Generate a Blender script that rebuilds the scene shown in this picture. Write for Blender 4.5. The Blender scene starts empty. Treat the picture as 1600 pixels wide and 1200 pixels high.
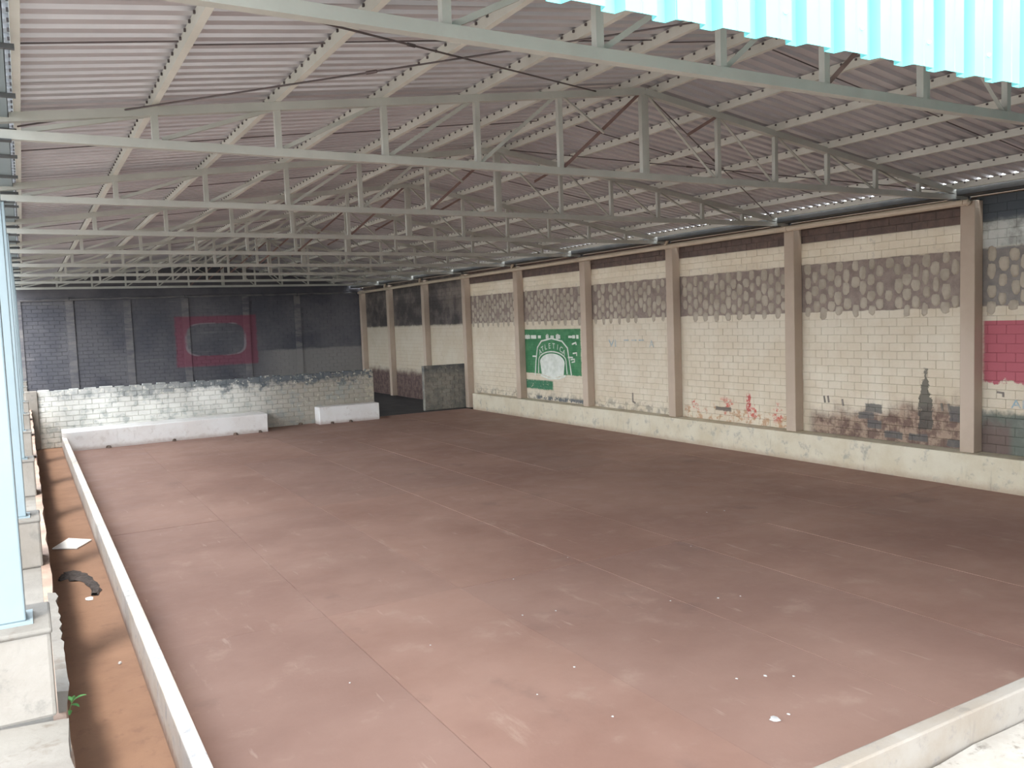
import bpy, math, random
from mathutils import Vector, Matrix
random.seed(7)
SC = bpy.context.scene
COL = SC.collection

# ------------------------------------------------------------------ camera
cam_d = bpy.data.cameras.new('camera')
cam_d.sensor_width = 36.0
cam_d.lens = 1321.566 / 1600 * 36.0
cam_d.clip_end = 500
cam = bpy.data.objects.new('camera', cam_d)
COL.objects.link(cam)
_R = ((0.86505594, -0.50028649, -0.03730482), (-0.07004377, -0.04681235, -0.99644492), (0.4967616, 0.86459357, -0.07553725))
_m = Matrix(((_R[0][0], -_R[1][0], -_R[2][0], 0), (_R[0][1], -_R[1][1], -_R[2][1], 0), (_R[0][2], -_R[1][2], -_R[2][2], 3.3), (0, 0, 0, 1)))
cam.matrix_world = _m
SC.camera = cam

# ------------------------------------------------------------------ sky, sun, exposure
world = bpy.data.worlds.new('overcast_sky')
SC.world = world
world.use_nodes = True
_bg = world.node_tree.nodes['Background']
_bg.inputs[0].default_value = (0.86, 0.93, 1.0, 1)
_bg.inputs[1].default_value = 3.2
sun_d = bpy.data.lights.new('hazy_sun', 'SUN')
sun_d.energy = 1.6
sun_d.angle = math.radians(7)
sun_d.color = (1.0, 0.95, 0.88)
sun = bpy.data.objects.new('hazy_sun', sun_d)
COL.objects.link(sun)
sun.rotation_euler = Vector((0.235, 0.265, -1.0)).to_track_quat('-Z', 'Y').to_euler()
SC.view_settings.view_transform = 'Standard'
SC.view_settings.look = 'None'
SC.view_settings.gamma = 1.0
SC.view_settings.use_curve_mapping = False
SC.view_settings.exposure = 1.32

# ------------------------------------------------------------------ materials
class G:
    """small node-graph builder around one Principled material"""
    def __init__(s, name):
        s.m = bpy.data.materials.new(name); s.m.use_nodes = True
        s.t = s.m.node_tree; s.n = s.t.nodes; s.b = s.n['Principled BSDF']
        s.b.inputs['Roughness'].default_value = 0.85
        s._pos = None
    def node(s, k, **kw):
        n = s.n.new(k)
        for a, v in kw.items(): setattr(n, a, v)
        return n
    def put(s, sock, v):
        if isinstance(v, bpy.types.NodeSocket): s.t.links.new(v, sock)
        elif isinstance(v, (tuple, list)) and len(v) == 3 and sock.type == 'RGBA': sock.default_value = (*v, 1)
        else: sock.default_value = v
    @property
    def pos(s):
        if s._pos is None:
            g = s.node('ShaderNodeNewGeometry'); s._p = g.outputs['Position']
            x = s.node('ShaderNodeSeparateXYZ'); s.t.links.new(s._p, x.inputs[0]); s._pos = x.outputs
        return s._pos
    def vec(s, sx=1, sy=1, sz=1):
        s.pos
        n = s.node('ShaderNodeVectorMath', operation='MULTIPLY'); s.t.links.new(s._p, n.inputs[0]); n.inputs[1].default_value = (sx, sy, sz)
        return n.outputs[0]
    def noise(s, scale, detail=4, rough=0.6, v=None):
        n = s.node('ShaderNodeTexNoise'); n.inputs['Scale'].default_value = scale; n.inputs['Detail'].default_value = detail; n.inputs['Roughness'].default_value = rough
        s.t.links.new(v if v is not None else s.vec(), n.inputs['Vector']); return n.outputs['Fac']
    def math(s, op, a, b=0.0, c=None):
        n = s.node('ShaderNodeMath', operation=op); s.put(n.inputs[0], a); s.put(n.inputs[1], b)
        if c is not None: s.put(n.inputs[2], c)
        return n.outputs[0]
    def step(s, v, a, b, lo=0.0, hi=1.0):
        n = s.node('ShaderNodeMapRange', interpolation_type='SMOOTHSTEP'); n.clamp = True
        s.put(n.inputs['Value'], v); s.put(n.inputs['From Min'], a); s.put(n.inputs['From Max'], b); n.inputs['To Min'].default_value = lo; n.inputs['To Max'].default_value = hi
        return n.outputs[0]
    def band(s, v, a, b, soft=0.02):
        return s.math('MULTIPLY', s.step(v, a - soft, a + soft), s.step(v, b - soft, b + soft, 1.0, 0.0))
    def mul(s, *a):
        r = a[0]
        for q in a[1:]: r = s.math('MULTIPLY', r, q)
        return r
    def wob(s, v, nz, amt):
        return s.math('ADD', v, s.math('MULTIPLY', s.math('SUBTRACT', nz, 0.5), amt))
    def mix(s, f, a, b):
        n = s.node('ShaderNodeMix', data_type='RGBA'); s.put(n.inputs[0], f); s.put(n.inputs[6], a); s.put(n.inputs[7], b); return n.outputs[2]
    def bump(s, h, strength=0.3, dist=0.02):
        n = s.node('ShaderNodeBump'); n.inputs['Strength'].default_value = strength; n.inputs['Distance'].default_value = dist
        s.t.links.new(h, n.inputs['Height']); s.t.links.new(n.outputs[0], s.b.inputs['Normal'])
    def done(s, col, rough=None, metal=None):
        s.put(s.b.inputs['Base Color'], col)
        if rough is not None: s.put(s.b.inputs['Roughness'], rough)
        if metal is not None: s.b.inputs['Metallic'].default_value = metal
        return s.m

def simple(name, c1, c2, scale=3.0, rough=0.85, metal=0.0, bump=0.15, bscale=40, lo=0.35, hi=0.65, v=(1, 1, 1)):
    g = G(name)
    f = g.step(g.noise(scale, 6, 0.62, g.vec(*v)), lo, hi)
    if bump: g.bump(g.noise(bscale, 3), bump, 0.01)
    return g.done(g.mix(f, c1, c2), rough, metal)

def mk_floor():
    g = G('court_floor_concrete')
    big = g.noise(0.35, 5, 0.6); mid = g.noise(1.6, 6, 0.65); st = g.noise(1.0, 6, 0.7, g.vec(2.6, 0.55, 1))
    c = g.mix(g.step(big, .35, .65), (0.256, 0.140, 0.103), (0.331, 0.194, 0.146))
    oi = g.node('ShaderNodeObjectInfo')
    c = g.mix(g.math('MULTIPLY', oi.outputs['Random'], .35), c, (0.237, 0.147, 0.119))
    c = g.mix(g.mul(g.step(mid, .55, .72), .35), c, (0.425, 0.294, 0.225))
    c = g.mix(g.mul(g.step(st, .60, .76), .35), c, (0.500, 0.362, 0.281))
    c = g.mix(g.mul(g.step(g.noise(.9, 5, .6, g.vec(1, .8, 1)), .60, .72), .4), c, (0.163, 0.100, 0.081))
    yel = g.noise(2.2, 5, .7, g.vec(1.8, 1.0, 1))
    c = g.mix(g.mul(g.step(yel, .68, .78), .4), c, (0.625, 0.475, 0.300))
    # thin scuff lines
    w = g.noise(7, 3, .6, g.vec(1.0, .16, 1))
    c = g.mix(g.mul(g.step(w, .66, .74), .25), c, (0.587, 0.450, 0.362))
    g.bump(g.noise(30, 4), .12, .01)
    return g.done(c, g.step(mid, .3, .7, .62, .85))

def mk_wall_right():
    g = G('painted_brick_wall')
    x, y, z = g.pos
    n1 = g.noise(1.1, 6, .65); n2 = g.noise(4.5, 6, .7); n3 = g.noise(14, 4, .7); n4 = g.noise(2.0, 5, .65)
    streak = g.noise(1.0, 5, .6, g.vec(1, 7, .8))
    c = g.mix(g.step(n1, .35, .65), (.57, .48, .355), (.635, .56, .44))
    c = g.mix(g.mul(g.step(streak, .56, .75), .30), c, (.46, .37, .27))
    c = g.mix(g.mul(g.step(n3, .62, .74), .22), c, (.36, .29, .23))
    zw = g.wob(z, n2, .10); zw2 = g.wob(z, n4, .9); yw = g.wob(y, n2, .12)
    near = g.step(y, 28.9, 29.05, 1.0, 0.0); far = g.step(y, 28.9, 29.05)
    bay1 = g.step(y, 8.98, 9.08, 1.0, 0.0)
    # bare brick course under the pipe
    bare = g.mix(g.step(n2, .4, .65), (.105, .073, .062), (.15, .098, .078))
    c = g.mix(g.mul(g.step(z, 4.71, 4.735), near), c, bare)
    # grime on the upper painted band
    c = g.mix(g.mul(g.band(z, 4.25, 4.72), g.step(n2, .56, .7), .5), c, (.33, .29, .25))
    # rough filled openings
    pl = g.mix(g.step(n2, .35, .65), (.21, .16, .135), (.29, .228, .19))
    c = g.mix(g.mul(g.band(g.wob(z, n4, .10), 3.22, 4.25, .012), near), c, pl)
    # end bays: sooty upper wall
    soot = g.mix(g.step(n1, .4, .68), (.055, .046, .043), (.16, .13, .11))
    c = g.mix(g.mul(g.step(g.wob(z, n2, .16), 3.12, 3.26), far), c, soot)
    c = g.mix(g.mul(far, g.band(z, 0.0, 3.2), .35), c, (.40, .33, .25))
    c = g.mix(g.mul(far, g.step(g.wob(z, n4, .5), 1.0, 1.35, 1.0, 0.0)), c, g.mix(g.step(n2, .4, .6), (.10, .062, .055), (.17, .115, .095)))
    # bay beyond the near pillar: pale blue-grey upper wall
    c = g.mix(g.mul(bay1, g.step(z, 4.2, 4.3), .75), c, g.mix(g.step(n4, .42, .6), (.12, .15, .16), (.42, .45, .44)))
    c = g.mix(g.mul(bay1, g.step(zw, 4.68, 4.8)), c, (.075, .085, .095))
    c = g.mix(g.mul(bay1, g.band(z, 3.24, 4.25), .35), c, (.17, .20, .20))
    # red painted panel
    c = g.mix(g.mul(g.step(yw, 8.88, 8.96, 1, 0), g.step(g.wob(z, n2, .45), 1.86, 1.9), g.step(z, 2.96, 2.975, 1, 0), g.step(n3, .70, .76, 1, 0)), c, (.40, .105, .125))
    # green-grey damp base of the same bay
    c = g.mix(g.mul(bay1, g.step(g.wob(z, n2, .25), 1.28, 1.40, 1, 0)), c, g.mix(g.step(n1, .4, .6), (.13, .14, .115), (.22, .22, .19)))
    c = g.mix(g.mul(bay1, g.step(yw, 8.35, 8.5), g.step(g.wob(z, n2, .5), 1.0, 1.3, 1, 0), .8), c, (.15, .095, .08))
    # brown weathered foot of the bay between the two near pillars
    bay2 = g.band(y, 9.1, 13.1, .05)
    ramp = g.math('MULTIPLY', g.math('SUBTRACT', 11.6, y), .12)
    zz = g.math('SUBTRACT', zw2, ramp)
    brown = g.mix(g.step(n2, .42, .60), (.115, .062, .047), (.31, .215, .155))
    c = g.mix(g.mul(bay2, g.step(zz, .95, 1.4, 1, 0), g.step(y, 12.6, 12.95, 1, 0), .92), c, brown)
    for (ya, yb, za, zb) in ((11.01, 11.39, 1.145, 1.32), (11.18, 11.56, 1.0, 1.14), (11.01, 11.34, .82, .985), (9.1, 9.56, 1.1, 1.4), (10.55, 10.95, .66, .80), (10.0, 10.4, .66, .80), (9.3, 9.6, .62, .76)):
        c = g.mix(g.mul(g.band(yw, ya, yb, .015), g.band(zw, za, zb, .012), .85), c, (.105, .10, .095))
    # black running stain
    wd = g.step(z, 2.05, 1.35, .03, .14)
    d = g.math('ABSOLUTE', g.math('SUBTRACT', g.wob(g.wob(y, n3, .2), n2, .22), 10.05))
    c = g.mix(g.mul(g.math('LESS_THAN', d, wd), g.band(z, .9, 2.08, .03), g.step(n2, .32, .42), .85), c, (.075, .07, .06))
    # damp stripes on the brown zone
    c = g.mix(g.mul(bay2, g.step(streak, .60, .70), g.step(z, .9, 1.4, 1, 0), .5), c, (.10, .06, .05))
    # red and orange peeling paint of the next bay
    bay3 = g.band(y, 13.2, 16.9, .05)
    c = g.mix(g.mul(bay3, g.step(g.wob(z, n4, .5), .85, .95, 1, 0), g.step(n2, .50, .58), .8), c, (.42, .23, .12))
    c = g.mix(g.mul(bay3, g.band(z, .75, 1.15, .1), g.step(n4, .56, .62), g.step(n3, .42, .5)), c, (.50, .11, .08))
    c = g.mix(g.mul(g.band(g.wob(y, n2, .1), 14.55, 14.70, .01), g.band(z, .85, 1.32, .05), g.step(n3, .42, .5)), c, (.45, .10, .085))
    c = g.mix(g.mul(g.band(yw, 15.2, 15.75, .02), g.band(zw, .86, .96, .015)), c, (.17, .14, .115))
    # grey damp foot further on
    bay4 = g.band(y, 17.2, 28.9, .05)
    c = g.mix(g.mul(bay4, g.step(g.wob(z, n4, .5), .68, .95, 1, 0), g.step(n2, .45, .58), .7), c, (.24, .21, .175))
    # faded graffiti colours and chips
    c = g.mix(g.mul(g.step(z, 1.9, 1.2, 0, 1), near, g.step(n3, .66, .70), g.step(n4, .52, .58), .8), c, (.13, .10, .09))
    # green mural panel
    gr = g.mix(g.step(n4, .4, .62), (.042, .17, .07), (.075, .22, .10))
    up = g.mul(g.step(yw, 21.55, 21.62), g.step(yw, 25.1, 25.2, 1, 0), g.step(zw, 1.46, 1.50), g.step(z, 2.945, 2.96, 1, 0))
    c = g.mix(g.mul(up, g.step(n3, .68, .74, 1, 0)), c, gr)
    lowg = g.mul(g.step(yw, 23.2, 23.3), g.step(yw, 25.0, 25.2, 1, 0), g.band(zw, .95, 1.25, .03), g.step(n3, .60, .66, 1, 0))
    c = g.mix(lowg, c, (.05, .17, .09))
    c = g.mix(g.mul(g.band(y, 21.3, 24.4, .1), g.band(zw, .62, .74, .02), g.step(n2, .42, .5), .9), c, (.10, .11, .12))
    g.bump(g.noise(45, 4), .25, .012)
    return g.done(c, .9)

def mk_low_wall():
    g = G('peeling_whitewashed_brick')
    x, y, z = g.pos
    n1 = g.noise(.8, 6, .65); n2 = g.noise(3.2, 6, .72); n3 = g.noise(10, 5, .7)
    side = g.step(x, 4.8, 8.6)
    c = g.mix(g.step(n1, .35, .62), (.74, .72, .66), (.56, .54, .49))
    c = g.mix(g.mul(side, .85), c, (.30, .26, .205))
    c = g.mix(g.mul(g.step(n2, .50, .62), .65), c, (.30, .32, .30))
    c = g.mix(g.mul(g.step(n3, .58, .66), .6), c, (.70, .66, .56))
    top = g.step(g.wob(z, n2, 1.1), 1.30, 1.55)
    c = g.mix(g.mul(top, g.step(x, 2.0, 6.0, .35, 1.0), g.step(n3, .56, .62, 1, 0), .9), c, (.085, .10, .115))
    c = g.mix(g.mul(g.step(x, 10.3, 10.5), g.step(x, 12.0, 12.5, 1, 0), g.step(n3, .46, .54), .8), c, (.50, .44, .34))
    c = g.mix(g.mul(g.step(x, 12.5, 13.0), .6), c, g.mix(g.step(n2, .42, .58), (.075, .075, .07), (.22, .19, .15)))
    g.bump(g.noise(40, 4), .3, .015)
    return g.done(c, .9)

def mk_back_wall(name='sooty_back_wall_brick', light=0.0):
    g = G(name)
    x, y, z = g.pos
    n1 = g.noise(.5, 6, .65); n2 = g.noise(2.5, 6, .7, g.vec(.5, 1, 2.2)); n3 = g.noise(1.3, 5, .7, g.vec(.25, 1, 5))
    c = g.mix(g.step(n1, .35, .68), (0.090, 0.088, 0.101), (0.149, 0.140, 0.147))
    c = g.mix(g.mul(g.step(n3, .58, .72), .5), c, (0.259, 0.244, 0.241))
    c = g.mix(g.mul(g.step(x, 9.0, 11.0), g.step(g.wob(z, n2, .3), 2.2, 2.35, 1, 0), .8), c, (0.292, 0.267, 0.249))
    if light: c = g.mix(g.mul(g.step(n2, .38, .62), light), c, (.25, .225, .21))
    zz = g.wob(z, n2, .12); xx = g.wob(x, n2, .2)
    red = g.mul(g.band(xx, 5.95, 9.55, .05), g.band(zz, 1.72, 4.0, .05))
    cx = g.math('POWER', g.math('ABSOLUTE', g.math('DIVIDE', g.math('SUBTRACT', x, 7.7), 1.3)), 4.0)
    cz = g.math('POWER', g.math('ABSOLUTE', g.math('DIVIDE', g.math('SUBTRACT', z, 2.92), .74)), 4.0)
    r = g.math('ADD', cx, cz)
    c = g.mix(g.mul(red, g.step(r, .8, 1.1), .8), c, (.225, .065, .092))
    c = g.mix(g.mul(g.band(r, .88, 1.18, .08), g.step(g.noise(1.1), .42, .6), .8), c, (.27, .24, .25))
    g.bump(g.noise(20, 4), .3, .02)
    return g.done(c, .92)

def mk_concrete(name, a, b, dirt, scale=1.4, dirt_amt=.6, red=0.0):
    g = G(name)
    n1 = g.noise(scale, 6, .65); n2 = g.noise(scale * 3.5, 6, .7); st = g.noise(1.0, 5, .65, g.vec(5, 5, .9))
    c = g.mix(g.step(n1, .35, .65), a, b)
    c = g.mix(g.mul(g.step(n2, .54, .68), dirt_amt), c, dirt)
    c = g.mix(g.mul(g.step(st, .60, .72), dirt_amt * .6), c, tuple(q * .7 for q in dirt))
    if red:
        c = g.mix(g.mul(g.step(g.wob(g.pos[2], n2, .25), .0, .16, 1, 0), red), c, (.27, .15, .10))
    g.bump(g.noise(35, 5), .25, .012)
    return g.done(c, .88)

M = {}
M['floor'] = mk_floor()
M['trench'] = mk_concrete('red_soil_gutter_floor', (.225, .126, .08), (.27, .155, .098), (.17, .092, .062), 1.2, .5)
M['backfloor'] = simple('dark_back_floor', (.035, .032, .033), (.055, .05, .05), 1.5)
M['wall'] = mk_wall_right()
M['low'] = mk_low_wall()
M['back'] = mk_back_wall()
M['curb'] = mk_concrete('cream_painted_curb', (.55, .475, .34), (.63, .57, .44), (.33, .31, .265), 1.1, .75, .45)
M['curbwhite'] = mk_concrete('white_painted_curb', (.76, .72, .68), (.82, .80, .77), (.52, .46, .40), 1.2, .4, .5)
M['curbleft'] = mk_concrete('streaked_white_curb', (.60, .53, .45), (.66, .62, .58), (.34, .35, .38), 1.8, .8, .8)
M['curbfront'] = mk_concrete('dusty_front_curb', (.25, .21, .168), (.29, .26, .225), (.19, .172, .16), 1.6, .6)
M['ledge'] = mk_concrete('dusty_concrete_ledge', (.145, .13, .113), (.19, .175, .153), (.107, .082, .062), 1.6, .6)
M['ped'] = mk_concrete('cement_pedestal', (.215, .188, .158), (.265, .24, .21), (.14, .13, .115), 1.5, .5)
M['ret'] = mk_concrete('retaining_wall_render', (.24, .16, .12), (.33, .24, .185), (.16, .10, .08), 2.0, .5)
M['pillar'] = simple('beige_plaster_pillar', (.43, .335, .255), (.49, .39, .305), .8, .9)
M['pilaster'] = mk_back_wall('dusty_back_pilaster', .6)
M['pipe'] = simple('cream_plastic_pipe', (.57, .46, .345), (.63, .52, .40), 2.0, .55, bump=0)
M['steel'] = simple('grey_painted_steel', (.45, .45, .41), (.52, .52, .475), 1.5, .5, .15, bump=0)
M['purlin'] = simple('pale_grey_purlin_steel', (.60, .59, .53), (.68, .67, .61), 1.5, .5, .1, bump=0)
M['colsteel'] = simple('pale_blue_grey_steel', (.215, .27, .29), (.245, .30, .32), .8, .45, .1, bump=0)
M['dksteel'] = simple('dark_gutter_steel', (.075, .08, .085), (.11, .11, .11), 1.5, .6, .2, bump=0)
M['rust'] = simple('rusty_primer_steel', (.22, .135, .12), (.28, .19, .17), 3, .7, .1, bump=0)
M['rod'] = simple('dark_steel_rod', (.10, .085, .085), (.15, .12, .12), 3, .5, .5, bump=0)
M['sheet'] = simple('galvanised_roof_sheet', (.51, .49, .51), (.59, .565, .585), .7, .42, .38, bump=0)
M['teal'] = simple('teal_painted_cladding', (.15, .60, .62), (.18, .65, .67), .8, .35, .0, bump=0)
M['mortar'] = simple('grey_mortar_patch', (.34, .285, .22), (.44, .375, .295), 2.2, .92, bump=.4, bscale=30)
M['plaster'] = M['wall']
M['white'] = simple('white_foam_board', (.80, .80, .78), (.86, .86, .84), 2, .7, bump=0)
M['rag'] = simple('charred_black_rag', (.045, .038, .036), (.085, .07, .065), 8, .95)
M['leaf'] = simple('fresh_green_leaf', (.10, .30, .09), (.17, .42, .14), 20, .5, bump=0)
M['stem'] = simple('green_stem', (.14, .22, .07), (.18, .26, .1), 20, .6, bump=0)
M['stone'] = simple('brown_stone', (.10, .07, .055), (.17, .12, .09), 9, .9)
M['crumb'] = simple('white_plaster_crumb', (.48, .46, .44), (.6, .58, .56), 9, .9)
M['ground'] = simple('outside_ground', (.30, .26, .22), (.38, .33, .28), .5, .95)
M['slab'] = mk_concrete('pale_rough_slab', (.27, .245, .215), (.325, .305, .275), (.14, .12, .10), 2.2, .9)
M['wpaint'] = simple('faded_white_paint', (.56, .58, .50), (.68, .69, .62), 6, .9)
M['bpaint'] = simple('faded_blue_paint', (.25, .36, .42), (.46, .45, .40), 5, .9)
M['dpaint'] = simple('dark_scrawl_paint', (.16, .14, .12), (.24, .2, .17), 5, .9)

# ------------------------------------------------------------------ mesh helpers
class MB:
    def __init__(s): s.v = []; s.f = []
    def add(s, vs, fs):
        o = len(s.v); s.v += [tuple(q) for q in vs]; s.f += [tuple(i + o for i in f) for f in fs]; return s
    def box(s, x0, x1, y0, y1, z0, z1):
        return s.add([(x0, y0, z0), (x1, y0, z0), (x1, y1, z0), (x0, y1, z0), (x0, y0, z1), (x1, y0, z1), (x1, y1, z1), (x0, y1, z1)],
                     [(0, 3, 2, 1), (4, 5, 6, 7), (0, 1, 5, 4), (1, 2, 6, 5), (2, 3, 7, 6), (3, 0, 4, 7)])
    def prism(s, prof, p0, p1, up=(0, 0, 1)):
        """extrude a 2D profile (side, up) from p0 to p1"""
        p0 = Vector(p0); p1 = Vector(p1); d = (p1 - p0).normalized(); up = Vector(up)
        sd = d.cross(up).normalized(); u = sd.cross(d).normalized(); n = len(prof)
        vs = [p + sd * a + u * b for p in (p0, p1) for a, b in prof]
        fs = [(i, (i + 1) % n, n + (i + 1) % n, n + i) for i in range(n)] + [tuple(range(n))[::-1], tuple(range(n, 2 * n))]
        return s.add(vs, fs)
    def tube(s, pts, r, n=10):
        pts = [Vector(p) for p in pts]; rings = []
        for i, p in enumerate(pts):
            d = (pts[min(i + 1, len(pts) - 1)] - pts[max(i - 1, 0)]).normalized()
            a = d.cross(Vector((0, 0, 1)));
            if a.length < 1e-3: a = d.cross(Vector((0, 1, 0)))
            a.normalize(); b = a.cross(d)
            rr = r[i] if isinstance(r, (list, tuple)) else r
            rings.append([p + (a * math.cos(t) + b * math.sin(t)) * rr for t in [2 * math.pi * k / n for k in range(n)]])
        vs = [v for ring in rings for v in ring]; fs = []
        for i in range(len(pts) - 1):
            for k in range(n):
                fs.append((i * n + k, i * n + (k + 1) % n, (i + 1) * n + (k + 1) % n, (i + 1) * n + k))
        fs += [tuple(range(n))[::-1], tuple(range((len(pts) - 1) * n, len(pts) * n))]
        return s.add(vs, fs)
    def mesh(s, name, mat, smooth=False):
        me = bpy.data.meshes.new(name); me.from_pydata(s.v, [], s.f); me.materials.append(M[mat] if isinstance(mat, str) else mat)
        if smooth: me.shade_smooth()
        me.update(); return me
    def build(s, name, mat, parent=None, loc=(0, 0, 0), smooth=False):
        return link(name, s.mesh(name, mat, smooth), parent, loc)

def link(name, data, parent=None, loc=(0, 0, 0), rz=0.0):
    o = bpy.data.objects.new(name, data); COL.objects.link(o); o.location = loc
    if rz: o.rotation_euler = (0, 0, rz)
    if parent is not None: o.parent = parent
    return o
def tag(o, label=None, cat=None, group=None, kind=None):
    if label: o['label'] = label
    if cat: o['category'] = cat
    if group: o['group'] = group
    if kind: o['kind'] = kind
    return o
def thing(name, label, cat, loc=(0, 0, 0), group=None, kind=None):
    return tag(link(name, None, None, loc), label, cat, group, kind)
def bevel(o, w=.015, seg=2):
    m = o.modifiers.new('edge', 'BEVEL'); m.width = w; m.segments = seg; m.limit_method = 'ANGLE'; return o

def chan(w, h, t):       # C section, open to +side
    a, b = w / 2, h / 2
    return [(-a, -b), (a, -b), (a, -b + t), (-a + t, -b + t), (-a + t, b - t), (a, b - t), (a, b), (-a, b)]
def angl(w, t):          # L section
    return [(0, 0), (w, 0), (w, t), (t, t), (t, w), (0, w)]
def rect(w, h):
    return [(-w / 2, -h / 2), (w / 2, -h / 2), (w / 2, h / 2), (-w / 2, h / 2)]

TY = [5.0, 9.07, 13.12, 17.1, 21.05, 25.05, 29.0, 32.8, 36.75]
YB = 40.6                    # back wall
def ztop(x):                 # centre line of the truss top chord
    return 5.31 + .1308 * (x - .06) if x < 7.4 else 6.27 - .1535 * (x - 7.4)
def zsheet(x):
    return ztop(x) + .15
ORD = ['first', 'second', 'third', 'fourth', 'fifth', 'sixth', 'seventh', 'eighth', 'ninth', 'tenth', 'eleventh', 'twelfth', 'thirteenth', 'fourteenth']

# ================================================================== SETTING
# court floor: cast strips
floor = tag(link('floor', None), 'reddish brown stained concrete court floor in long cast strips', 'floor', kind='structure')
xs = [.9, 2.78, 4.49, 6.35, 8.08, 9.82, 11.56, 13.3, 14.52]
ysl = [3.2, 9.3, 15.22, 21.3, 28.75]
for i in range(len(xs) - 1):
    for j in range(len(ysl) - 1):
        dz = random.uniform(-.003, .003); gp = .003
        MB().box(xs[i] + gp, xs[i + 1] - gp, ysl[j] + gp, ysl[j + 1] - gp, -.25, dz).build('floor_slab', 'floor', floor)
MB().box(.9, 14.52, 3.2, 28.75, -.25, -.012).build('joint_bed', 'floor', floor)
tag(MB().box(.07, .80, 2.2, 28.75, -.3, -.004).build('trench_floor', 'trench'), 'red soil covered floor of the narrow gutter along the court', 'gutter floor', kind='structure')
tag(MB().box(-.05, 14.95, 28.76, YB, -.3, -.015).build('floor', 'backfloor'), 'dark floor of the passage behind the low brick wall', 'floor', kind='structure')
tag(MB().box(-120, 120, -120, 160, -.6, -.32).build('ground', 'ground'), 'bare ground around the court', 'ground', kind='structure')
# raised yard and retaining wall on the open side
tag(MB().box(-40, -.001, -40, 60, -.3, 1.19).build('ground', 'ledge'), 'raised concrete yard on the open side of the court', 'ground', kind='structure')
wl = MB(); n = 70
random.seed(3)
edge = [(.07 + random.uniform(-.012, .012), 2.0 + (28.6 - 2.0) * k / n) for k in range(n + 1)]
for k in range(n):
    (xa, ya), (xb, yb) = edge[k], edge[k + 1]
    wl.add([(0, ya, -.3), (xa, ya, -.3), (xa, ya, 1.2), (0, ya, 1.2), (0, yb, -.3), (xb, yb, -.3), (xb, yb, 1.2), (0, yb, 1.2)],
           [(1, 5, 6, 2), (3, 2, 6, 7)] + ([(0, 1, 2, 3)] if k == 0 else []))
tag(wl.build('wall_left', 'ret'), 'rough retaining wall edging the gutter on the open side', 'wall', kind='structure')

# curbs
def curb(name, label, box, mat):
    return tag(bevel(MB().box(*box).build(name, mat), .012), label, 'curb', kind='structure')
curb('curb_left', 'thin white streaked curb between the gutter and the court floor', (.78, .90, 3.22, 27.45, -.05, .41), 'curbleft')
curb('curb_right', 'long cream curb along the foot of the pillared wall', (14.5, 14.95, 3.33, 28.25, -.05, .60), 'curb')
curb('curb_front', 'near curb crossing the lower right corner', (.78, 14.95, 3.22, 3.33, -.3, .60), 'curbfront')
b = MB()
b.add([(.80, 27.30, -.05), (6.66, 27.5, -.05), (6.66, 28.55, -.05), (.80, 28.55, -.05), (.80, 27.30, .55), (6.66, 27.5, .58), (6.66, 28.55, .58), (.80, 28.55, .55)],
      [(4, 5, 6, 7), (0, 1, 5, 4), (1, 2, 6, 5), (2, 3, 7, 6), (3, 0, 4, 7)])
tag(bevel(b.build('curb_end', 'curbwhite'), .02), 'long white painted block at the far end of the court', 'curb', kind='structure')
tag(bevel(MB().box(8.52, 10.68, 28.0, 28.55, -.05, .58).build('curb_end', 'curbwhite'), .03), 'short cream block at the far end beside the doorway gap', 'curb', kind='structure')
# raised slab in front of the near curb
sl = MB(); random.seed(11); nx = 40
pe = [(.0 + 15.0 * k / nx, 3.215 + random.uniform(-.03, .0), .375 + random.uniform(-.02, .02)) for k in range(nx + 1)]
for k in range(nx):
    a, c = pe[k], pe[k + 1]
    sl.add([(a[0], -6, .33), (c[0], -6, .33), (c[0], c[1], c[2]), (a[0], a[1], a[2]), (a[0], a[1], -.3), (c[0], c[1], -.3)], [(0, 1, 2, 3), (3, 2, 5, 4)])
tag(sl.build('front_slab', 'slab'), 'pale rough concrete ground in the lower right corner', 'ground', kind='structure')

# unseen building-like block, added to keep light off the front right floor
shade_block = tag(link('added_shade_block', None), 'plain unseen block added to shade the front right of the court', 'wall', kind='structure')
MB().box(7.4, 17.0, -9.0, 1.95, .3, 5.6).build('wall_core', 'ledge', shade_block)
MB().box(7.3, 17.1, -9.1, 2.0, 5.6, 5.72).build('shade_block_cap', 'ped', shade_block)

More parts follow.
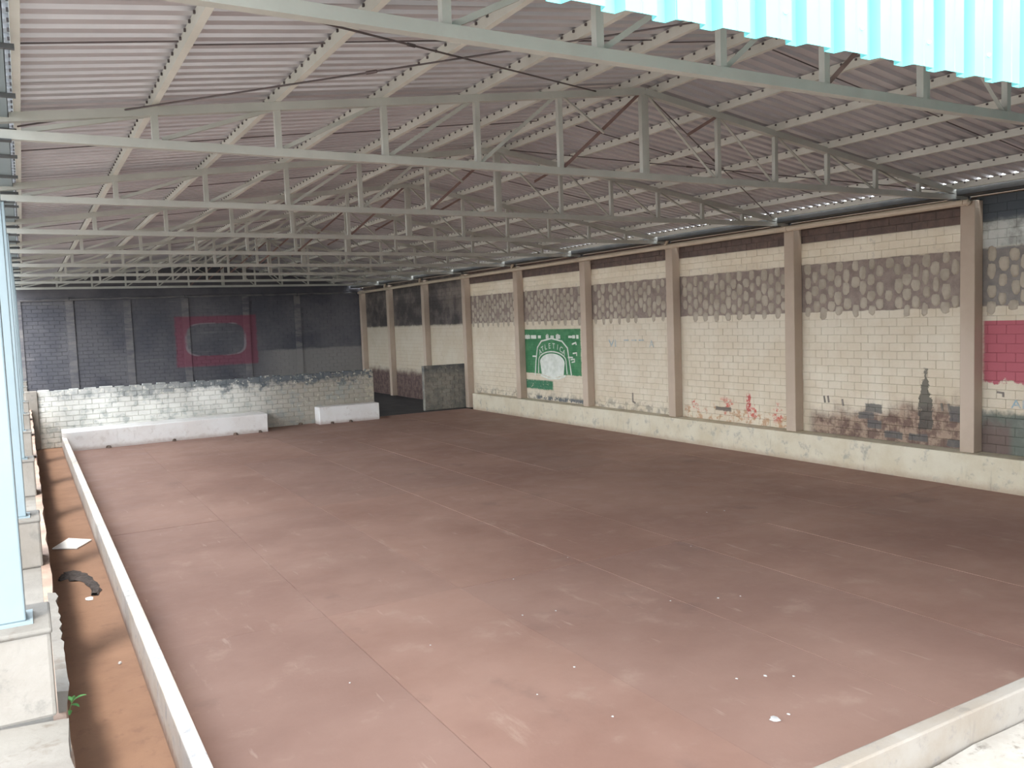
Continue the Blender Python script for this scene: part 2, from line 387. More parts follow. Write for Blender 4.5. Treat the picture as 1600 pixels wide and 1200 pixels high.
# walls -------------------------------------------------------------
def brick_mesh(w, h, dp=.045, c=.004):
    a, b = w / 2, h / 2
    vs = [(-a, dp, -b), (a, dp, -b), (a, dp, b), (-a, dp, b), (-a, c, -b), (a, c, -b), (a, c, b), (-a, c, b),
          (-a + c, 0, -b + c), (a - c, 0, -b + c), (a - c, 0, b - c), (-a + c, 0, b - c)]
    fs = [(8, 9, 10, 11)]
    for i in range(4):
        j = (i + 1) % 4
        fs += [(4 + i, 4 + j, 8 + j, 8 + i), (i, j, 4 + j, 4 + i)]
    return vs, fs
def lay_bricks(parent, mat, runs, BL, J, JV, front, limit, camdist):
    """runs: list of (u0,u1,z0,z1,courses); front(u,z,d)->(loc, rz)"""
    items = []
    for (u0, u1, z0, z1, nc) in runs:
        ch = (z1 - z0) / nc
        for r in range(nc):
            u = u0 - (BL / 2 if r % 2 else 0)
            while u < u1 - .02:
                a, c = max(u, u0), min(u + BL, u1)
                if c - a > .04: items.append(((a + c) / 2, z0 + (r + .5) * ch, round(c - a - JV, 3), round(ch - J, 4), random.uniform(0, .004)))
                u += BL
    items.sort(key=lambda q: camdist(q[0], q[1]) / max(.3, q[2] / BL))
    cache = {}; rest = MB(); near = []
    for k, (u, z, w, h, d) in enumerate(items):
        loc, rz = front(u, z, d)
        if k < limit:
            if (w, h) not in cache: cache[(w, h)] = MB().add(*brick_mesh(w, h)).mesh('brick', mat)
            link('brick', cache[(w, h)], parent, loc, rz)
        else:
            vs, fs = brick_mesh(w, h); cs, sn = math.cos(rz), math.sin(rz)
            rest.add([(loc[0] + cs * p[0] - sn * p[1], loc[1] + sn * p[0] + cs * p[1], loc[2] + p[2]) for p in vs], fs)
    if rest.v: tag(rest.build('brick_field', mat, parent), kind='stuff')

WX = 14.90
wr = tag(link('wall_right', None), 'long painted brick wall between pillars, cream with faded graffiti and stains', 'wall', kind='structure')
MB().box(WX + .022, 15.15, 3.2, YB + .3, -.3, 5.17).build('wall_core', 'wall', wr)
YS = 3.4
runs = [(YS, 28.95, .60, 3.22, 16), (YS, 28.95, 4.25, 4.72, 3), (YS, 28.95, 4.72, 5.17, 3), (29.0, YB, .0, 5.17, 32)]
lay_bricks(wr, 'wall', runs, .33, .007, .0022, lambda u, z, d: ((WX + d, u, z), -math.pi / 2), 300, lambda u, z: abs(u - 9.6) + (0 if z > .6 else 5) + (3 if u < 7.4 else 0))
MB().box(WX + .012, WX + .03, YS, 28.95, 3.22, 4.25).build('rough_fill_panel', 'wall', wr)
# mortar lumps filling the old openings
random.seed(21)
def lump(w, h, k):
    rnd = random.Random(k); vs = []; fs = []; n = 9
    for rr, dep in ((1.0, .012), (.82, -.012), (.45, -.020)):
        for i in range(n):
            t = 2 * math.pi * (i + .3 * rnd.random()) / n; e = 1 + rnd.uniform(-.13, .13)
            ct, st = math.cos(t), math.sin(t)
            q = (abs(ct) ** 3.4 + abs(st) ** 3.4) ** (-1 / 3.4)
            vs.append((ct * q * w / 2 * rr * e, dep + rnd.uniform(-.003, .003), st * q * h / 2 * rr * e))
    for a in (0, 1):
        for i in range(n): fs.append((a * n + i, a * n + (i + 1) % n, (a + 1) * n + (i + 1) % n, (a + 1) * n + i))
    fs.append(tuple(range(2 * n, 3 * n)))
    return vs, fs
lv = [lump(.185, .275, k) for k in range(8)]
lm = [MB().add(*q).mesh('mortar_patch', 'mortar', True) for q in lv]
spots = []
PY = [5.05, 9.07, 13.12, 17.1, 21.05, 25.05, 29.0]
for i in range(6):
    y0, y1 = PY[i] + .27, PY[i + 1] - .2; nc = 18
    for c in range(nc):
        y = y0 + (y1 - y0) * (c + .5) / nc
        for r in range(4):
            z = 3.36 + r * .31 - (.155 if c % 2 else 0)
            if z > 4.20: continue
            if random.random() < .05: continue
            spots.append((y + random.uniform(-.025, .025), z + random.uniform(-.03, .03), random.randrange(8), random.uniform(.82, 1.18), random.uniform(.8, 1.15)))
spots = [q for q in spots if q[0] > 7.2]
spots.sort(key=lambda q: q[0])
rest = MB()
for k, (y, z, v, sw, sh) in enumerate(spots):
    if k < 300:
        o = link('mortar_patch', lm[v], wr, (WX + .012, y, z), -math.pi / 2); o.scale = (sw, 1, sh)
    else:
        vs, fs = lv[v]; rest.add([(WX + .012 + p[1], y - p[0] * sw, z + p[2] * sh) for p in vs], fs)
if rest.v: tag(rest.build('mortar_patch_field', 'mortar', wr, smooth=True), kind='stuff')

# writing and marks on the wall, laid as thin paint film on the bricks
def text_mesh(txt, size, name, mat):
    cu = bpy.data.curves.new(name, 'FONT'); cu.body = txt; cu.size = size; cu.align_x = 'CENTER'; cu.align_y = 'CENTER'; cu.extrude = .001
    ob = bpy.data.objects.new(name, cu); dg = bpy.context.evaluated_depsgraph_get()
    COL.objects.link(ob); bpy.context.view_layer.update()
    me = bpy.data.meshes.new_from_object(ob.evaluated_get(bpy.context.evaluated_depsgraph_get()))
    bpy.data.objects.remove(ob); me.materials.clear(); me.materials.append(M[mat]); return me
def wall_text(txt, y, z, size, mat, roll=0.0, name='painted_letters', sx=1.0):
    o = link(name, text_mesh(txt, size, name, mat), wr, (WX - .003, y, z))
    o.matrix_local = Matrix.Translation((WX - .003, y, z)) @ Matrix(((0, 0, -1, 0), (-1, 0, 0, 0), (0, 1, 0, 0), (0, 0, 0, 1))) @ Matrix.Rotation(roll, 4, 'Z') @ Matrix.Diagonal((sx, 1, 1, 1))
    return o
def wall_line(pts, w, mat, name='painted_outline', closed=False):
    """flat painted stroke through (y, z) points"""
    b = MB(); P = [Vector((p[0], p[1])) for p in pts]
    if closed: P.append(P[0])
    for a, c in zip(P, P[1:]):
        d = (c - a).normalized(); nn = Vector((-d.y, d.x)) * w / 2; a2 = a - d * w * .3; c2 = c + d * w * .3
        q = [a2 - nn, c2 - nn, c2 + nn, a2 + nn]
        b.add([(WX - .004, p.x, p.y) for p in q] + [(WX + .004, p.x, p.y) for p in q], [(0, 1, 2, 3), (7, 6, 5, 4), (0, 4, 5, 1), (1, 5, 6, 2), (2, 6, 7, 3), (3, 7, 4, 0)])
    return b.build(name, mat, wr)
CY = 23.25
def arc(cy, cz, ry, rz, t0, t1, n=18):
    return [(cy - ry * math.cos(math.radians(t0 + (t1 - t0) * k / n)), cz + rz * math.sin(math.radians(t0 + (t1 - t0) * k / n))) for k in range(n + 1)]
wall_line([(CY + 1.08, 1.42), (CY + 1.0, 1.9), (CY + .88, 2.35), (CY + .62, 2.56), (CY, 2.65), (CY - .62, 2.56), (CY - .92, 2.35), (CY - 1.02, 1.9), (CY - 1.1, 1.5)], .05, 'wpaint')
wall_line(arc(CY, 1.92, .82, .30, 0, 180), .04, 'wpaint')
wall_line([(CY + .86, 1.50), (CY + .82, 1.92)], .04, 'wpaint'); wall_line([(CY - .86, 1.52), (CY - .82, 1.92)], .04, 'wpaint')
wall_line([(CY + .95, 2.05), (CY + 1.2, 2.05)], .05, 'wpaint'); wall_line([(CY - .95, 2.05), (CY - 1.2, 2.05)], .05, 'wpaint')
# white lower field of the emblem
b = MB(); A_ = arc(CY, 1.86, .74, .30, 0, 180, 16) + [(CY + .66, 1.46), (CY, 1.36), (CY - .66, 1.46)]
b.add([(WX - .0025, p[0], p[1]) for p in A_], [tuple(range(len(A_)))]); b.build('painted_emblem_field', 'wpaint', wr)
wall_line([(CY + .70, 1.42), (CY + .2, 1.33), (CY - .4, 1.36), (CY - .75, 1.45)], .06, 'wpaint')
for k, ch in enumerate('ATLETICA'):
    t = math.radians(152 - k * 17.7); wall_text(ch, CY - .80 * math.cos(t), 2.02 + .38 * math.sin(t), .25, 'wpaint', (t - math.pi / 2) * .45)
for y, w in ((24.75, .26), (24.35, .26), (23.98, .12), (23.5, .10), (23.2, .14), (22.85, .18), (22.15, .16), (21.95, .1), (21.75, .05)):
    wall_line([(y + w / 2, 2.70), (y - w / 2, 2.70)], random.uniform(.07, .13), 'wpaint', 'painted_letter_remains')
wall_text('U', 24.75, 2.70, .24, 'wpaint'); wall_text('C', 23.5, 2.70, .24, 'wpaint'); wall_text('D', 22.85, 2.70, .24, 'wpaint')
wall_line([(22.05, 2.47), (21.85, 2.52), (21.83, 2.46)], .05, 'wpaint', 'painted_letter_remains')
wall_line([(22.02, 2.18), (21.82, 2.2), (21.82, 2.12)], .045, 'wpaint', 'painted_letter_remains')
wall_line([(22.15, 1.98), (21.95, 2.0), (21.95, 1.92), (22.1, 1.9)], .04, 'wpaint', 'painted_letter_remains')
# faded blue lettering in the bay next to it
wall_text('VI', 19.95, 2.50, .30, 'bpaint', 0, sx=1.5); wall_text('A', 18.18, 2.49, .30, 'bpaint')
for y in (19.3, 18.95, 18.62): wall_line([(y + .1, 2.60), (y - .1, 2.60)], .03, 'bpaint', 'painted_letter_remains')
wall_line([(19.07, 1.09), (19.07, .86), (18.97, .82)], .05, 'dpaint', 'painted_scrawl')
wall_text('AI', 8.3, 1.50, .22, 'bpaint', sx=1.2)
wall_line([(8.66, 1.70), (8.56, 1.69), (8.56, 1.63)], .035, 'dpaint', 'painted_scrawl')
for (yy, zz) in ((12.42, 1.40), (12.32, 1.41), (11.95, 1.36), (9.72, 1.42), (9.58, 1.42)): wall_line([(yy, zz), (yy - .02, zz - .12)], .04, 'dpaint', 'painted_scrawl')

# far walls
wb = tag(link('wall_back', None), 'dark sooty back wall with a faded red ring painted on it', 'wall', kind='structure')
prof = [(-.4, -.3), (15.15, -.3), (15.15, 5.1)] + [(x, zsheet(x) - .01) for x in (14.1, 7.4, .1)] + [(-.4, 5.2)]
MB().add([(p[0], y, p[1]) for y in (YB, YB + .25) for p in prof], [tuple(range(7)), tuple(range(13, 6, -1))] + [(i, i + 7, (i + 1) % 7 + 7, (i + 1) % 7) for i in range(7)]).build('wall_core', 'back', wb)
b = MB(); random.seed(5)
for r in range(30):
    u = -.4 - (.2 if r % 2 else 0)
    while u < 14.8:
        a, c = max(u, -.39), min(u + .4, 14.88); z = 0.02 + r * .165
        vs, fs = brick_mesh(c - a - .012, .152, .03); d = random.uniform(0, .008)
        b.add([(p[0] + (a + c) / 2, p[1] + YB - .022 + d, p[2] + z + .08) for p in vs], fs); u += .4
tag(b.build('brick_field', 'back', wb), kind='stuff')
for x in (-.12, 1.81, 4.05, 6.44, 9.12, 11.54):
    MB().box(x - .15, x + .15, YB - .06, YB, 0, 4.86).build('pilaster', 'pilaster', wb)

we = tag(link('wall_end', None), 'low whitewashed peeling brick wall closing the court, with a gap', 'wall', kind='structure')
MB().box(-.05, 10.72, 28.575, 28.75, -.05, 1.69).build('wall_core', 'low', we)
MB().box(13.02, 14.9, 29.325, 29.5, -.05, 1.68).build('wall_core', 'low', we)
random.seed(9)
def end_front(u, z, d): return ((u, (28.55 if u < 11 else 29.3) + d, z), 0.0)
lay_bricks(we, 'low', [(.25, 10.72, 0.0, 1.70, 11), (13.02, 14.9, 0, 1.69, 11)], .36, .013, .011, end_front, 300, lambda u, z: abs(u - 4.5) + (6 if z < .55 and .8 < u < 6.6 else 0))
for k in range(26):
    x = .3 + k * .405 + random.uniform(-.03, .03)
    if x < 10.5: bevel(MB().box(x, x + random.uniform(.25, .38), 28.56, 28.74, 1.69, 1.69 + random.uniform(.015, .06)).build('coping_brick', 'low', we), .01, 1)
bevel(MB().box(-.06, .25, 28.45, 28.7, -.05, 1.73).build('plaster_post', 'ped', we), .015)

# ================================================================== ROOF
ceil = tag(link('ceiling', None), 'galvanised ribbed sheet metal roof over the court', 'ceiling', kind='structure')
PITCH, NR = .207, 5
def rib_section(npitch, pitch, depth):
    p = []
    for k in range(npitch):
        o = k * pitch
        p += [(o, 0), (o + pitch * .42, 0), (o + pitch * .50, depth), (o + pitch * .84, depth), (o + pitch * .92, 0)]
    p.append((npitch * pitch + .03, 0)); return p
sec = rib_section(NR, PITCH, .039)
def slope_sheet(x0, x1):
    b = MB(); t = .0015
    vs = []
    for x in (x0, x1):
        for (yy, h) in sec: vs.append((x, yy, zsheet(x) + h))
        for (yy, h) in sec: vs.append((x, yy, zsheet(x) + h + t))
    n = len(sec); fs = []
    for i in range(n - 1):
        fs += [(i, i + 1, 2 * n + i + 1, 2 * n + i), (n + i, 3 * n + i, 3 * n + i + 1, n + i + 1)]
    return b.add(vs, fs).mesh('roof_sheet', 'sheet')
sheetL = slope_sheet(-.02, 7.39); sheetR = slope_sheet(7.41, 14.222)
Y0R = 2.24
nS = math.ceil((YB + .1 - Y0R) / (PITCH * NR))
for k in range(nS):
    link('roof_sheet', sheetL, ceil, (0, Y0R + k * PITCH * NR, (k % 2) * .0016))
    link('roof_sheet', sheetR, ceil, (0, Y0R + k * PITCH * NR, (k % 2) * .0016))
rc = MB().prism([(-.22, -.03), (.22, -.03), (.0, .012)], (7.4, Y0R, zsheet(7.4) + .055), (7.4, YB + .1, zsheet(7.4) + .055)); rc.build('ridge_cap', 'sheet', ceil)

# trusses -----------------------------------------------------------
NODE = [1.27, 2.48, 3.68, 4.86, 6.04, 7.40, 8.72, 9.86, 11.0, 12.15, 13.27]
ZB = 5.15
parts = []
CH = [(-a, c) for a, c in chan(.085, .085, .012)][::-1]
parts.append(('bottom_chord', MB().prism(CH, (-.2, 0, ZB), (14.6, 0, ZB)).mesh('bottom_chord', 'steel')))
parts.append(('top_chord', MB().prism(CH, (-.2, 0, ztop(-.2)), (7.4, 0, ztop(7.4))).mesh('top_chord', 'steel')))
parts.append(('top_chord', MB().prism(CH, (7.4, 0, ztop(7.4)), (14.6, 0, ztop(14.6) + .02)).mesh('top_chord', 'steel')))
for x in NODE:
    if abs(x - 7.4) < .01:
        m1 = MB().prism(chan(.07, .06, .01), (x - .035, 0, ZB - .02), (x - .035, 0, ztop(x)), (1, 0, 0)).prism(rect(.05, .06), (x + .035, .01, ZB + .04), (x + .035, .01, ztop(x) - .02), (1, 0, 0)).mesh('king_post', 'steel')
        parts.append(('king_post', m1))
    else:
        parts.append(('post', MB().prism(chan(.06, .065, .01), (x, 0, ZB + .035), (x, 0, ztop(x) - .035), (1, 0, 0)).mesh('post', 'steel')))
XL = [.06] + NODE + [14.3]
for i in range(len(XL) - 1):
    a, c = XL[i], XL[i + 1]
    if c <= 7.41: p0, p1 = (c - .05, .012, ztop(c) - .05), (a + .07, .012, ZB + .04)
    else: p0, p1 = (a + .05, .012, ztop(a) - .05), (c - .07, .012, ZB + .04)
    if i in (0, len(XL) - 2): p1 = (p1[0] + (.25 if i else .0), p1[1], ZB + .03)
    mt = 'rust' if i == 5 else 'steel'
    parts.append(('diagonal', MB().prism(angl(.042, .006), p0, p1).mesh('diagonal', mt)))
for (p0, p1, mt) in (((6.08, -.02, ztop(6.04) - .04), (6.70, -.02, 5.66), 'steel'), ((8.68, -.02, ztop(8.72) - .05), (8.16, -.02, 5.74), 'rust')):
    parts.append(('counter_brace', MB().prism(angl(.042, .006), p0, p1).mesh('counter_brace', mt)))
for s in (-.06, 14.25):
    parts.append(('end_plate', MB().box(s - .1, s + .1, -.06, .06, ZB - .055, ZB - .043).mesh('end_plate', 'dksteel')))
for i, y in enumerate(TY):
    where = ['nearest, crossing the top edge', 'second from the front'][i] if i < 2 else ('farthest back, against the dark wall' if i == len(TY) - 1 else '%s from the front' % ORD[i])
    t = thing('roof_truss', 'grey steel roof truss with posts and diagonals, ' + where, 'truss', (0, y, 0), 'roof trusses spanning the court')
    for nm, me in parts: link(nm, me, t)

# purlins -----------------------------------------------------------
PX = [.10, 1.27, 2.48, 3.68, 4.86, 6.04, 7.16, 7.64, 8.72, 9.86, 11.0, 12.15, 13.27, 14.18]
side_n = {}
for i, x in enumerate(PX):
    left = x < 7.4
    k = i if left else len(PX) - 1 - i
    sl_ = 'open-side' if left else 'brick-wall-side'
    if k == 0: lab = 'grey steel eave purlin along the %s edge of the roof' % ('open' if left else 'brick wall')
    elif k == 6: lab = 'grey steel purlin hugging the ridge on its %s slope' % sl_
    else: lab = 'grey steel purlin on the %s slope, %s in from the eave' % (sl_, ORD[k])
    t = thing('purlin', lab, 'purlin', (x, 0, ztop(x) + .0425), 'purlins under the roof sheets')
    h = .105
    b = MB().prism([(a if left else a, c + h / 2) for a, c in chan(.06, h, .004)], (0, Y0R + .12, 0), (0, YB - .02, 0), (0, 0, 1))
    b.build('beam', 'purlin', t)
    s_ = MB(); y = Y0R + .15
    while y < YB - .1:
        s_.box(-.045, -.03, y - .011, y + .011, h - .035, h - .012).box(-.034, .0, y - .005, y + .005, h - .02, h - .012); y += PITCH
    tag(s_.build('hook_screws', 'rod', t), kind='stuff')

# sag rods between purlins, one line per bay and slope
for i in range(len(TY)):
    ya = TY[i]; yb = TY[i + 1] if i + 1 < len(TY) else YB
    ym = (ya + yb) / 2 + .18
    for sd in (0, 1):
        pts = PX[:7] if sd == 0 else PX[7:]
        b = MB()
        for k in range(len(pts) - 1):
            o = .03 if k % 2 else -.03
            b.tube([(pts[k] + .031, ym + o, ztop(pts[k]) + .11), (pts[k + 1] - .047, ym + o, ztop(pts[k + 1]) + .11)], .007, 6)
        tag(b.build('sag_rod', 'rod'), 'thin dark sag rod line linking purlins on the %s slope, %s bay from the front' % ('open-side' if sd == 0 else 'brick-wall-side', ORD[i]), 'rod', 'sag rods')
# crossed wind-brace rods of the front bays
def brace(x0, y0, x1, y1, lab):
    b = MB(); p0 = Vector((x0, y0, ztop(x0) + .02)); p1 = Vector((x1, y1, ztop(x1) + .02)); b.tube([p0, p1], .009, 6)
    t = thing('brace_rod', lab, 'rod', group='crossed wind brace rods under the roof')
    b.build('rod', 'rod', t); mid = p0.lerp(p1, .42); d = (p1 - p0).normalized()
    MB().tube([mid - d * .06, mid - d * .05, mid + d * .05, mid + d * .06], [.008, .017, .017, .008], 8).build('turnbuckle', 'rod', t)
brace(.1, 9.55, 7.2, 5.5, 'thin brace rod rising from the open-side eave to the ridge, front bay')
brace(.1, 5.2, 7.3, 9.45, 'thin brace rod running from the ridge at the second truss to the front eave')
brace(7.6, 9.2, 14.0, 13.0, 'thin brace rod descending from the ridge on the brick-wall slope, second bay')
brace(7.6, 13.0, 14.0, 9.2, 'thin brace rod crossing the brick-wall slope the other way, second bay')

# teal gable cladding ------------------------------------------------
FP = PITCH; fd = .04; YF = 2.19; ZF = 4.265
t = thing('gable_cladding', 'teal ribbed metal cladding hanging over the front opening, top right', 'cladding', (0, 0, 0))
for k in range(15):
    x0 = .9 + k * FP * 5
    if x0 > 14.3: break
    b = MB(); vs = []; fs = []; pr = []
    for j in range(5):
        o = x0 + j * FP
        pr += [(o, 0), (o + FP * .28, 0), (o + FP * .30, -.003), (o + FP * .32, 0), (o + FP * .60, 0), (o + FP * .66, fd), (o + FP * .92, fd), (o + FP * .98, 0)]
    pr.append((x0 + FP * 5.1, 0))
    zb = ZF + random.uniform(-.004, .004)
    n = len(pr); ky = YF - (k % 2) * .002
    for th in (0, .002):
        vs += [(x, ky + d + th, zb) for x, d in pr] + [(x, ky + d + th, zsheet(min(max(x, .0), 14.3)) + .06) for x, d in pr]
    for i in range(n - 1):
        fs += [(i, i + 1, n + i + 1, n + i), (2 * n + i, 3 * n + i, 3 * n + i + 1, 2 * n + i + 1), (i, 2 * n + i, 2 * n + i + 1, i + 1)]
    o = b.add(vs, fs).build('cladding_sheet', 'teal', t)
    for j in range(5):
        xx = x0 + j * FP + FP * .45
        if (j + k) % 2: MB().tube([(xx, ky - .010, 4.36), (xx, ky - .004, 4.36), (xx, ky + .003, 4.36)], [.004, .008, .008], 8).build('screw', 'white', o)
for z in (4.40, 5.0):
    MB().prism(chan(.05, .08, .004), (.92, YF + .07, z), (14.3, YF + .07, z)).build('girt', 'steel', t)
for x in (1.0, 3.68, 7.4, 11.0, 14.2):
    MB().prism(rect(.06, .06), (x, YF + .14, ZF + .14), (x, YF + .14, ztop(x) + .03), (1, 0, 0)).build('hanger_post', 'steel', t)

# eaves: gutters -----------------------------------------------------
def gutter(name, lab, x0, x1, z0, z1, mat, side, ys, bm):
    t = thing(name, lab, 'gutter', (0, 0, 0))
    th = .006; y0, y1 = 2.35, YB - .02
    MB().box(x0, x1, y0, y1, z0, z0 + th).box(x0, x0 + th, y0, y1, z0, z1).box(x1 - th, x1, y0, y1, z0, z1).build('channel', mat, t)
    for y in ys: MB().box(x0 - .02 if side < 0 else x0 - .05, x1 + (.06 if side < 0 else .02), y - .02, y + .02, z0 - .035, z0 - .001).build('bracket', bm, t)
gutter('eave_gutter', 'pale grey box gutter with brackets along the open side eave', -.34, .03, 5.30, 5.42, 'colsteel', -1, [5 + 1.35 * k + .45 for k in range(-1, 26) if min(abs(5 + 1.35 * k + .45 - q) for q in TY) > .25], 'dksteel')
gutter('eave_gutter', 'dark box gutter between the roof edge and the brick wall', 14.26, 14.70, 5.17, 5.28, 'dksteel', 1, [q + .0 for q in TY[1:]], 'dksteel')
tag(MB().box(14.76, 15.12, 3.4, YB - .02, 5.171, 5.235).build('wall_plate', 'pillar'), 'thin brown cement capping on top of the pillared wall', 'capping')

# ================================================================== COLUMNS
ORDP = ['off to the right of the picture', 'nearest, beside the red painted panel', 'second', 'third', 'fourth', 'fifth', 'sixth', 'seventh', 'eighth']
PYS = TY[1:] + [40.35]
for i, y in enumerate(PYS):
    z0 = .60 if y < 28.5 else 0.0
    lab = 'beige plastered pillar on the brick wall, ' + ('nearest one, beside the red painted panel' if i == 0 else 'last one, in the far corner' if i == len(PYS) - 1 else '%s from the near end' % ORD[i])
    t = thing('wall_pillar', lab, 'pillar', (0, y, 0), 'pillars along the brick wall')
    bevel(MB().box(14.65, WX - .001, -.135, .135, z0, 5.02 if i == len(PYS) - 1 else 5.10).build('shaft', 'pillar', t), .012)
    if i < len(PYS) - 1:
        MB().box(14.60, 14.86, -.10, .10, 5.101, 5.109).build('bearing_plate', 'dksteel', t)
# steel columns on pedestals along the open side
PZ = [1.85, 1.64, 1.68] + [1.68] * 6
for i, y in enumerate(TY):
    zt = PZ[i]
    far = i > 0
    pl = 'nearest one, at the left edge' if i == 0 else '%s from the front' % ORD[i]
    t = thing('column_pedestal', 'grey cement pedestal under a steel column, ' + pl, 'pedestal', (0, y, 0), 'pedestals along the open side')
    zb = 1.19 if far else 1.39
    b = MB().box(-.62, .02, -.24, .26, zb, zt - .012)
    bevel(b.build('block', 'ped', t), .02)
    bevel(MB().box(-.625, .026, -.246, .266, zt - .03, zt).build('mortar_cap', 'ledge', t), .012)
    c = thing('steel_column', 'pale steel column on a cement pedestal, ' + pl, 'column', (0, y, zt), 'steel columns along the open side')
    h = 5.10 - zt
    for s in (0, 1):
        b = MB()
        ya, yb = (-.085, -.002) if s == 0 else (.002, .085)
        b.box(-.40, -.085, ya, yb, .012, h)
        bevel(b.build('channel_half', 'colsteel', c), .008)
    MB().box(-.43, -.055, -.115, .115, 0, .012).build('base_plate', 'colsteel', c)
    MB().box(-.42, -.06, -.10, .10, h, h + .006).build('head_plate', 'dksteel', c)

# near ledge: higher slab beside the first pedestal, and a broken edging slab
random.seed(14)
b = MB(); n = 24; ed = [(.062 + random.uniform(-.012, .010), 1.0 + (4.745 - 1.0) * k / n, 1.385 + random.uniform(-.012, .012)) for k in range(n + 1)]
for k in range(n):
    a, c = ed[k], ed[k + 1]
    b.add([(-3, a[1], 1.40), (-.3, a[1], 1.40), (a[0], a[1], a[2]), (-3, c[1], 1.40), (-.3, c[1], 1.40), (c[0], c[1], c[2]), (a[0] - .004, a[1], 1.195), (c[0] - .004, c[1], 1.195)],
          [(0, 1, 4, 3), (1, 2, 5, 4), (2, 6, 7, 5)])
a, c = ed[-1], ed[-1]
b.add([(-3, 4.745, 1.40), (a[0], 4.745, a[2]), (a[0], 4.745, 1.195), (-3, 4.745, 1.195)], [(0, 1, 2, 3)])
tag(b.build('ledge_slab', 'ledge'), 'higher rough slab in front of the nearest pedestal, lower left', 'slab', kind='structure')
b = MB(); n = 20; top = []
for k in range(n + 1):
    y = 5.28 + (7.55 - 5.28) * k / n
    top.append((.028, .088 + random.uniform(-.010, .012), y, 1.33 - .05 * k / n + random.uniform(-.006, .006)))
for k in range(n):
    p, q = top[k], top[k + 1]
    b.add([(p[0], p[2], p[3]), (p[1], p[2], p[3] - .01), (q[1], q[2], q[3] - .01), (q[0], q[2], q[3]), (p[0], p[2], 1.192), (p[1] - .02, p[2], 1.192), (q[1] - .02, q[2], 1.192), (q[0], q[2], 1.192)],
          [(0, 1, 2, 3), (1, 5, 6, 2), (0, 3, 7, 4)] + ([(0, 4, 5, 1)] if k == 0 else []) + ([(3, 2, 6, 7)] if k == n - 1 else []))
tag(b.build('broken_edging', 'ledge'), 'broken strip of concrete edging beside the nearest pedestal', 'edging')

# ================================================================== PIPES
def elbow(y): return [(14.46, y + .14, 5.20), (14.48, y + .13, 5.185), (14.54, y + .07, 5.13), (14.60, y + .02, 5.09)]
t = thing('drain_pipe', 'cream plastic drain pipe running along the top of the pillared wall', 'pipe', (0, 0, 0))
ZP = 5.075; XP = 14.575
for i in range(len(PYS) - 1):
    ya, yb = PYS[i], PYS[i + 1]
    MB().tube([(XP, ya + .02, ZP - .02 * i), (XP, yb - .02, ZP - .02 * (i + 1))], .062, 12).build('pipe_length', 'pipe', t)
    if i: MB().tube([(XP, ya - .05, ZP - .02 * i), (XP, ya + .05, ZP - .02 * i)], .071, 12).build('coupling', 'pipe', t)
MB().tube([(XP, PYS[0] + .03, ZP), (XP + .02, PYS[0] - .02, ZP), (XP + .05, PYS[0] - .04, ZP - .03)], [.062, .062, .055], 12).build('end_bend', 'pipe', t)
for i in (2, 4, 6, 7):
    y = PYS[i]; z = ZP - .02 * i
    MB().tube([(XP, y, z + .03), (XP - .03, y - .02, z + .10), (XP - .05, y - .10, z + .15), (XP - .05, y - .16, z + .22)], [.05, .048, .048, .05], 10).build('spout_bend', 'pipe', t)
t = thing('drain_pipe', 'thin grey pipe running across the dark back wall', 'pipe', (0, 0, 0))
MB().tube([(0, YB - .13, 4.83), (7, YB - .13, 4.90), (14.5, YB - .13, 4.93)], .045, 10).build('pipe_length', 'pilaster', t)
for x in (1.81, 6.44, 11.54): MB().box(x - .02, x + .02, YB - .18, YB - .06, 4.82, 4.96).build('clip', 'dksteel', t)

# ================================================================== LOOSE THINGS
# white board lying in the gutter
b = MB(); P = [(.17, 14.86), (.50, 14.62), (.74, 15.08), (.42, 15.44)]
b.add([(x, y, z) for z in (.004, .022) for x, y in P], [(3, 2, 1, 0), (4, 5, 6, 7), (0, 1, 5, 4), (1, 2, 6, 5), (2, 3, 7, 6), (3, 0, 4, 7)])
tag(b.build('foam_board', 'white'), 'white rectangular board lying flat in the red gutter', 'board')
# black rag
random.seed(2); path = [(.20, 12.85), (.27, 12.98), (.36, 13.05), (.46, 12.90), (.53, 12.65), (.58, 12.35), (.60, 12.05), (.56, 11.85)]
wid = [.05, .24, .40, .34, .26, .22, .22, .15]
b = MB(); rows = []
Q = []
for k in range(len(path) - 1):
    for s in range(4):
        f = s / 4; Q.append((path[k][0] * (1 - f) + path[k + 1][0] * f, path[k][1] * (1 - f) + path[k + 1][1] * f, wid[k] * (1 - f) + wid[k + 1] * f))
Q.append((*path[-1], wid[-1]))
for k, (x, y, w) in enumerate(Q):
    x2, y2, _ = Q[min(k + 1, len(Q) - 1)]; x1, y1, _ = Q[max(k - 1, 0)]
    d = Vector((x2 - x1, y2 - y1)).normalized(); nn = Vector((-d.y, d.x * 1.0))
    row = []
    for j in range(6):
        f = (j / 5 - .5) * w * (1 + random.uniform(-.18, .18) * (j in (0, 5)))
        row.append((x + nn.x * f * .55, y + nn.y * f * 1.6, .003 + (0 if j in (0, 5) else random.uniform(.008, .035))))
    rows.append(row)
vs = [p for r in rows for p in r]; fs = [(i * 6 + j, i * 6 + j + 1, (i + 1) * 6 + j + 1, (i + 1) * 6 + j) for i in range(len(rows) - 1) for j in range(5)]
fs.append(tuple([i * 6 for i in range(len(rows))] + [i * 6 + 5 for i in range(len(rows) - 1, -1, -1)]))
tag(b.add(vs, fs).build('rag', 'rag'), 'crumpled blackened rag curled on the gutter floor', 'rag')
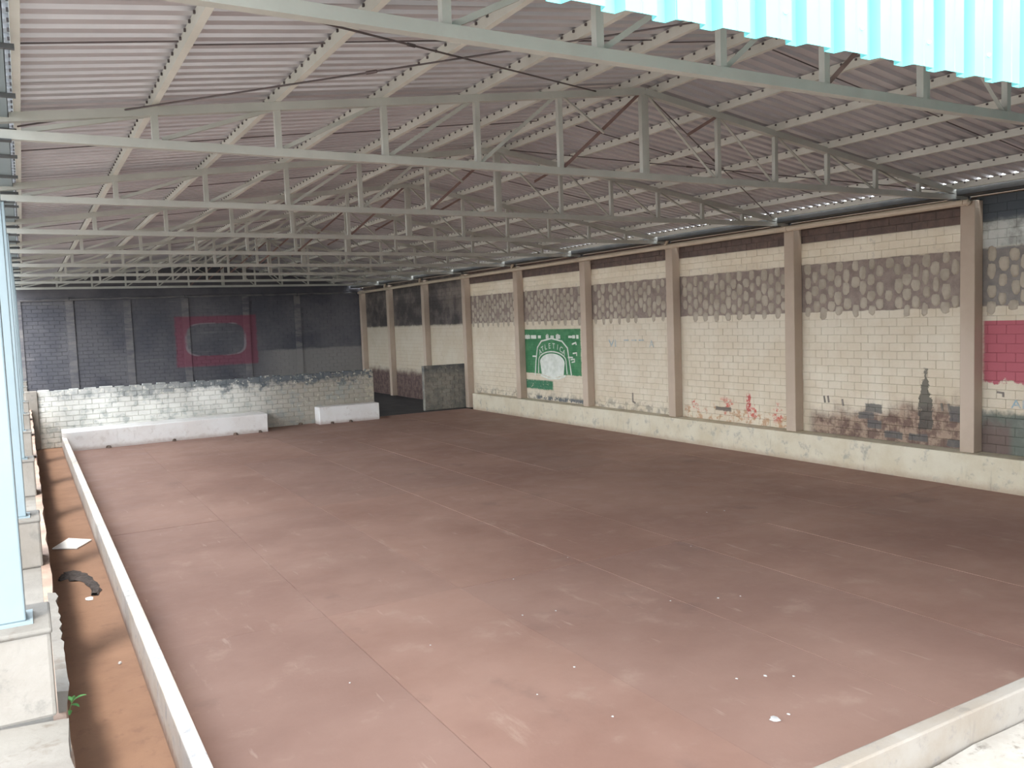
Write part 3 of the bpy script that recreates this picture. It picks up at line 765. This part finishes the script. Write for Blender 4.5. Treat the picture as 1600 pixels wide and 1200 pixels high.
def scrap(name, x, y, r, mat, lab, cat, grp=None, z=.004, h=.5, seed=0):
    rnd = random.Random(seed); n = 7; vs = []
    for rr, zz in ((1, 0), (.75, h * r)):
        for k in range(n):
            a = 2 * math.pi * k / n; e = rnd.uniform(.65, 1.2) * r * rr; vs.append((math.cos(a) * e, math.sin(a) * e * 1.2, zz))
    vs.append((0, 0, h * r * 1.2))
    fs = [(k, (k + 1) % n, n + (k + 1) % n, n + k) for k in range(n)] + [(n + k, n + (k + 1) % n, 2 * n) for k in range(n)] + [tuple(range(n))[::-1]]
    o = MB().add(vs, fs).build(name, mat, None, (x, y, z)); return tag(o, lab, cat, grp)
scrap('paper_scrap', .49, 11.72, .06, 'white', 'small white paper scrap beside the black rag', 'paper', h=.25, seed=4)
scrap('foam_crumb', .62, 9.2, .018, 'crumb', 'tiny white crumb on the gutter floor near the left curb', 'crumb', h=.8, seed=5)
# stones at the foot of the end blocks
for k, (x, y, lab) in enumerate(((1.96, 27.28, 'brown stone at the foot of the long white end block, nearest the left curb'), (3.78, 27.34, 'brown stone at the foot of the long white end block, in the middle'),
                                 (5.62, 27.40, 'brown stone at the foot of the long white end block, third from the left'), (6.38, 27.42, 'brown stone at the right corner of the long white end block'),
                                 (8.00, 28.48, 'dark stone at the foot of the recessed wall between the end blocks'), (8.93, 27.92, 'dark stone at the foot of the short cream end block'),
                                 (9.6, 27.94, 'flat brown stone by the middle of the short cream end block'))):
    scrap('stone', x, y, .07, 'stone', lab, 'stone', 'stones at the far curbs', h=.9, seed=20 + k)
# white crumbs on the court floor
CR = [(5.04, 4.72, .05), (5.2, 4.72, .018), (4.62, 8.0, .014), (5.0, 7.9, .014), (6.25, 7.4, .012), (6.75, 7.15, .016), (7.0, 7.05, .013), (4.3, 6.5, .016), (5.35, 5.45, .016), (5.6, 5.35, .02), (5.8, 5.2, .016), (4.0, 5.5, .015),
      (5.2, 9.2, .012), (6.3, 9.6, .012), (9.6, 10.4, .016), (9.9, 10.3, .016), (2.4, 7.4, .014), (3.4, 7.8, .012), (8.0, 9.0, .012), (3.7, 6.2, .013)]
for k, (x, y, r) in enumerate(CR):
    r *= .8
    lab = 'white plaster chip on the court floor near the lower right curb, largest of the specks' if k == 0 else 'tiny white plaster crumb scattered on the court floor'
    scrap('plaster_crumb', x, y, r, 'crumb', lab, 'crumb', 'white crumbs on the court floor', h=.35, seed=60 + k)
# little weed growing from the retaining wall
t = thing('weed', 'small green weed sprouting from the retaining wall beside the nearest pedestal', 'plant', (.085, 6.22, .80)); t.scale = (.75, .75, .75)
MB().tube([(-.005, 0, 0), (.02, 0, .05), (.035, -.01, .10), (.06, -.01, .13)], [.004, .004, .003, .002], 6).build('stem', 'stem', t)
def leaf(cx, cy, cz, L, W, yaw, tilt):
    b = MB(); vs = []; n = 5
    for k in range(n + 1):
        f = k / n; w = W * math.sin(math.pi * min(.97, f * .9 + .08)); vs += [(f * L, -w / 2, .012 * math.sin(f * 3)), (f * L, 0, .012 * math.sin(f * 3) - .006), (f * L, w / 2, .012 * math.sin(f * 3))]
    fs = [(3 * k + j, 3 * k + j + 1, 3 * k + j + 4, 3 * k + j + 3) for k in range(n) for j in range(2)]
    o = b.add(vs, fs).build('leaf', 'leaf', t, (cx, cy, cz)); o.rotation_euler = (0, tilt, yaw); return o
leaf(.06, -.01, .13, .10, .045, .2, -.1); leaf(.035, -.01, .11, .09, .04, 1.2, -.25); leaf(.03, -.01, .09, .09, .045, -.8, .1); leaf(.015, 0, .04, .07, .04, -1.6, .3); leaf(.04, -.01, .12, .085, .04, 2.2, -.35)
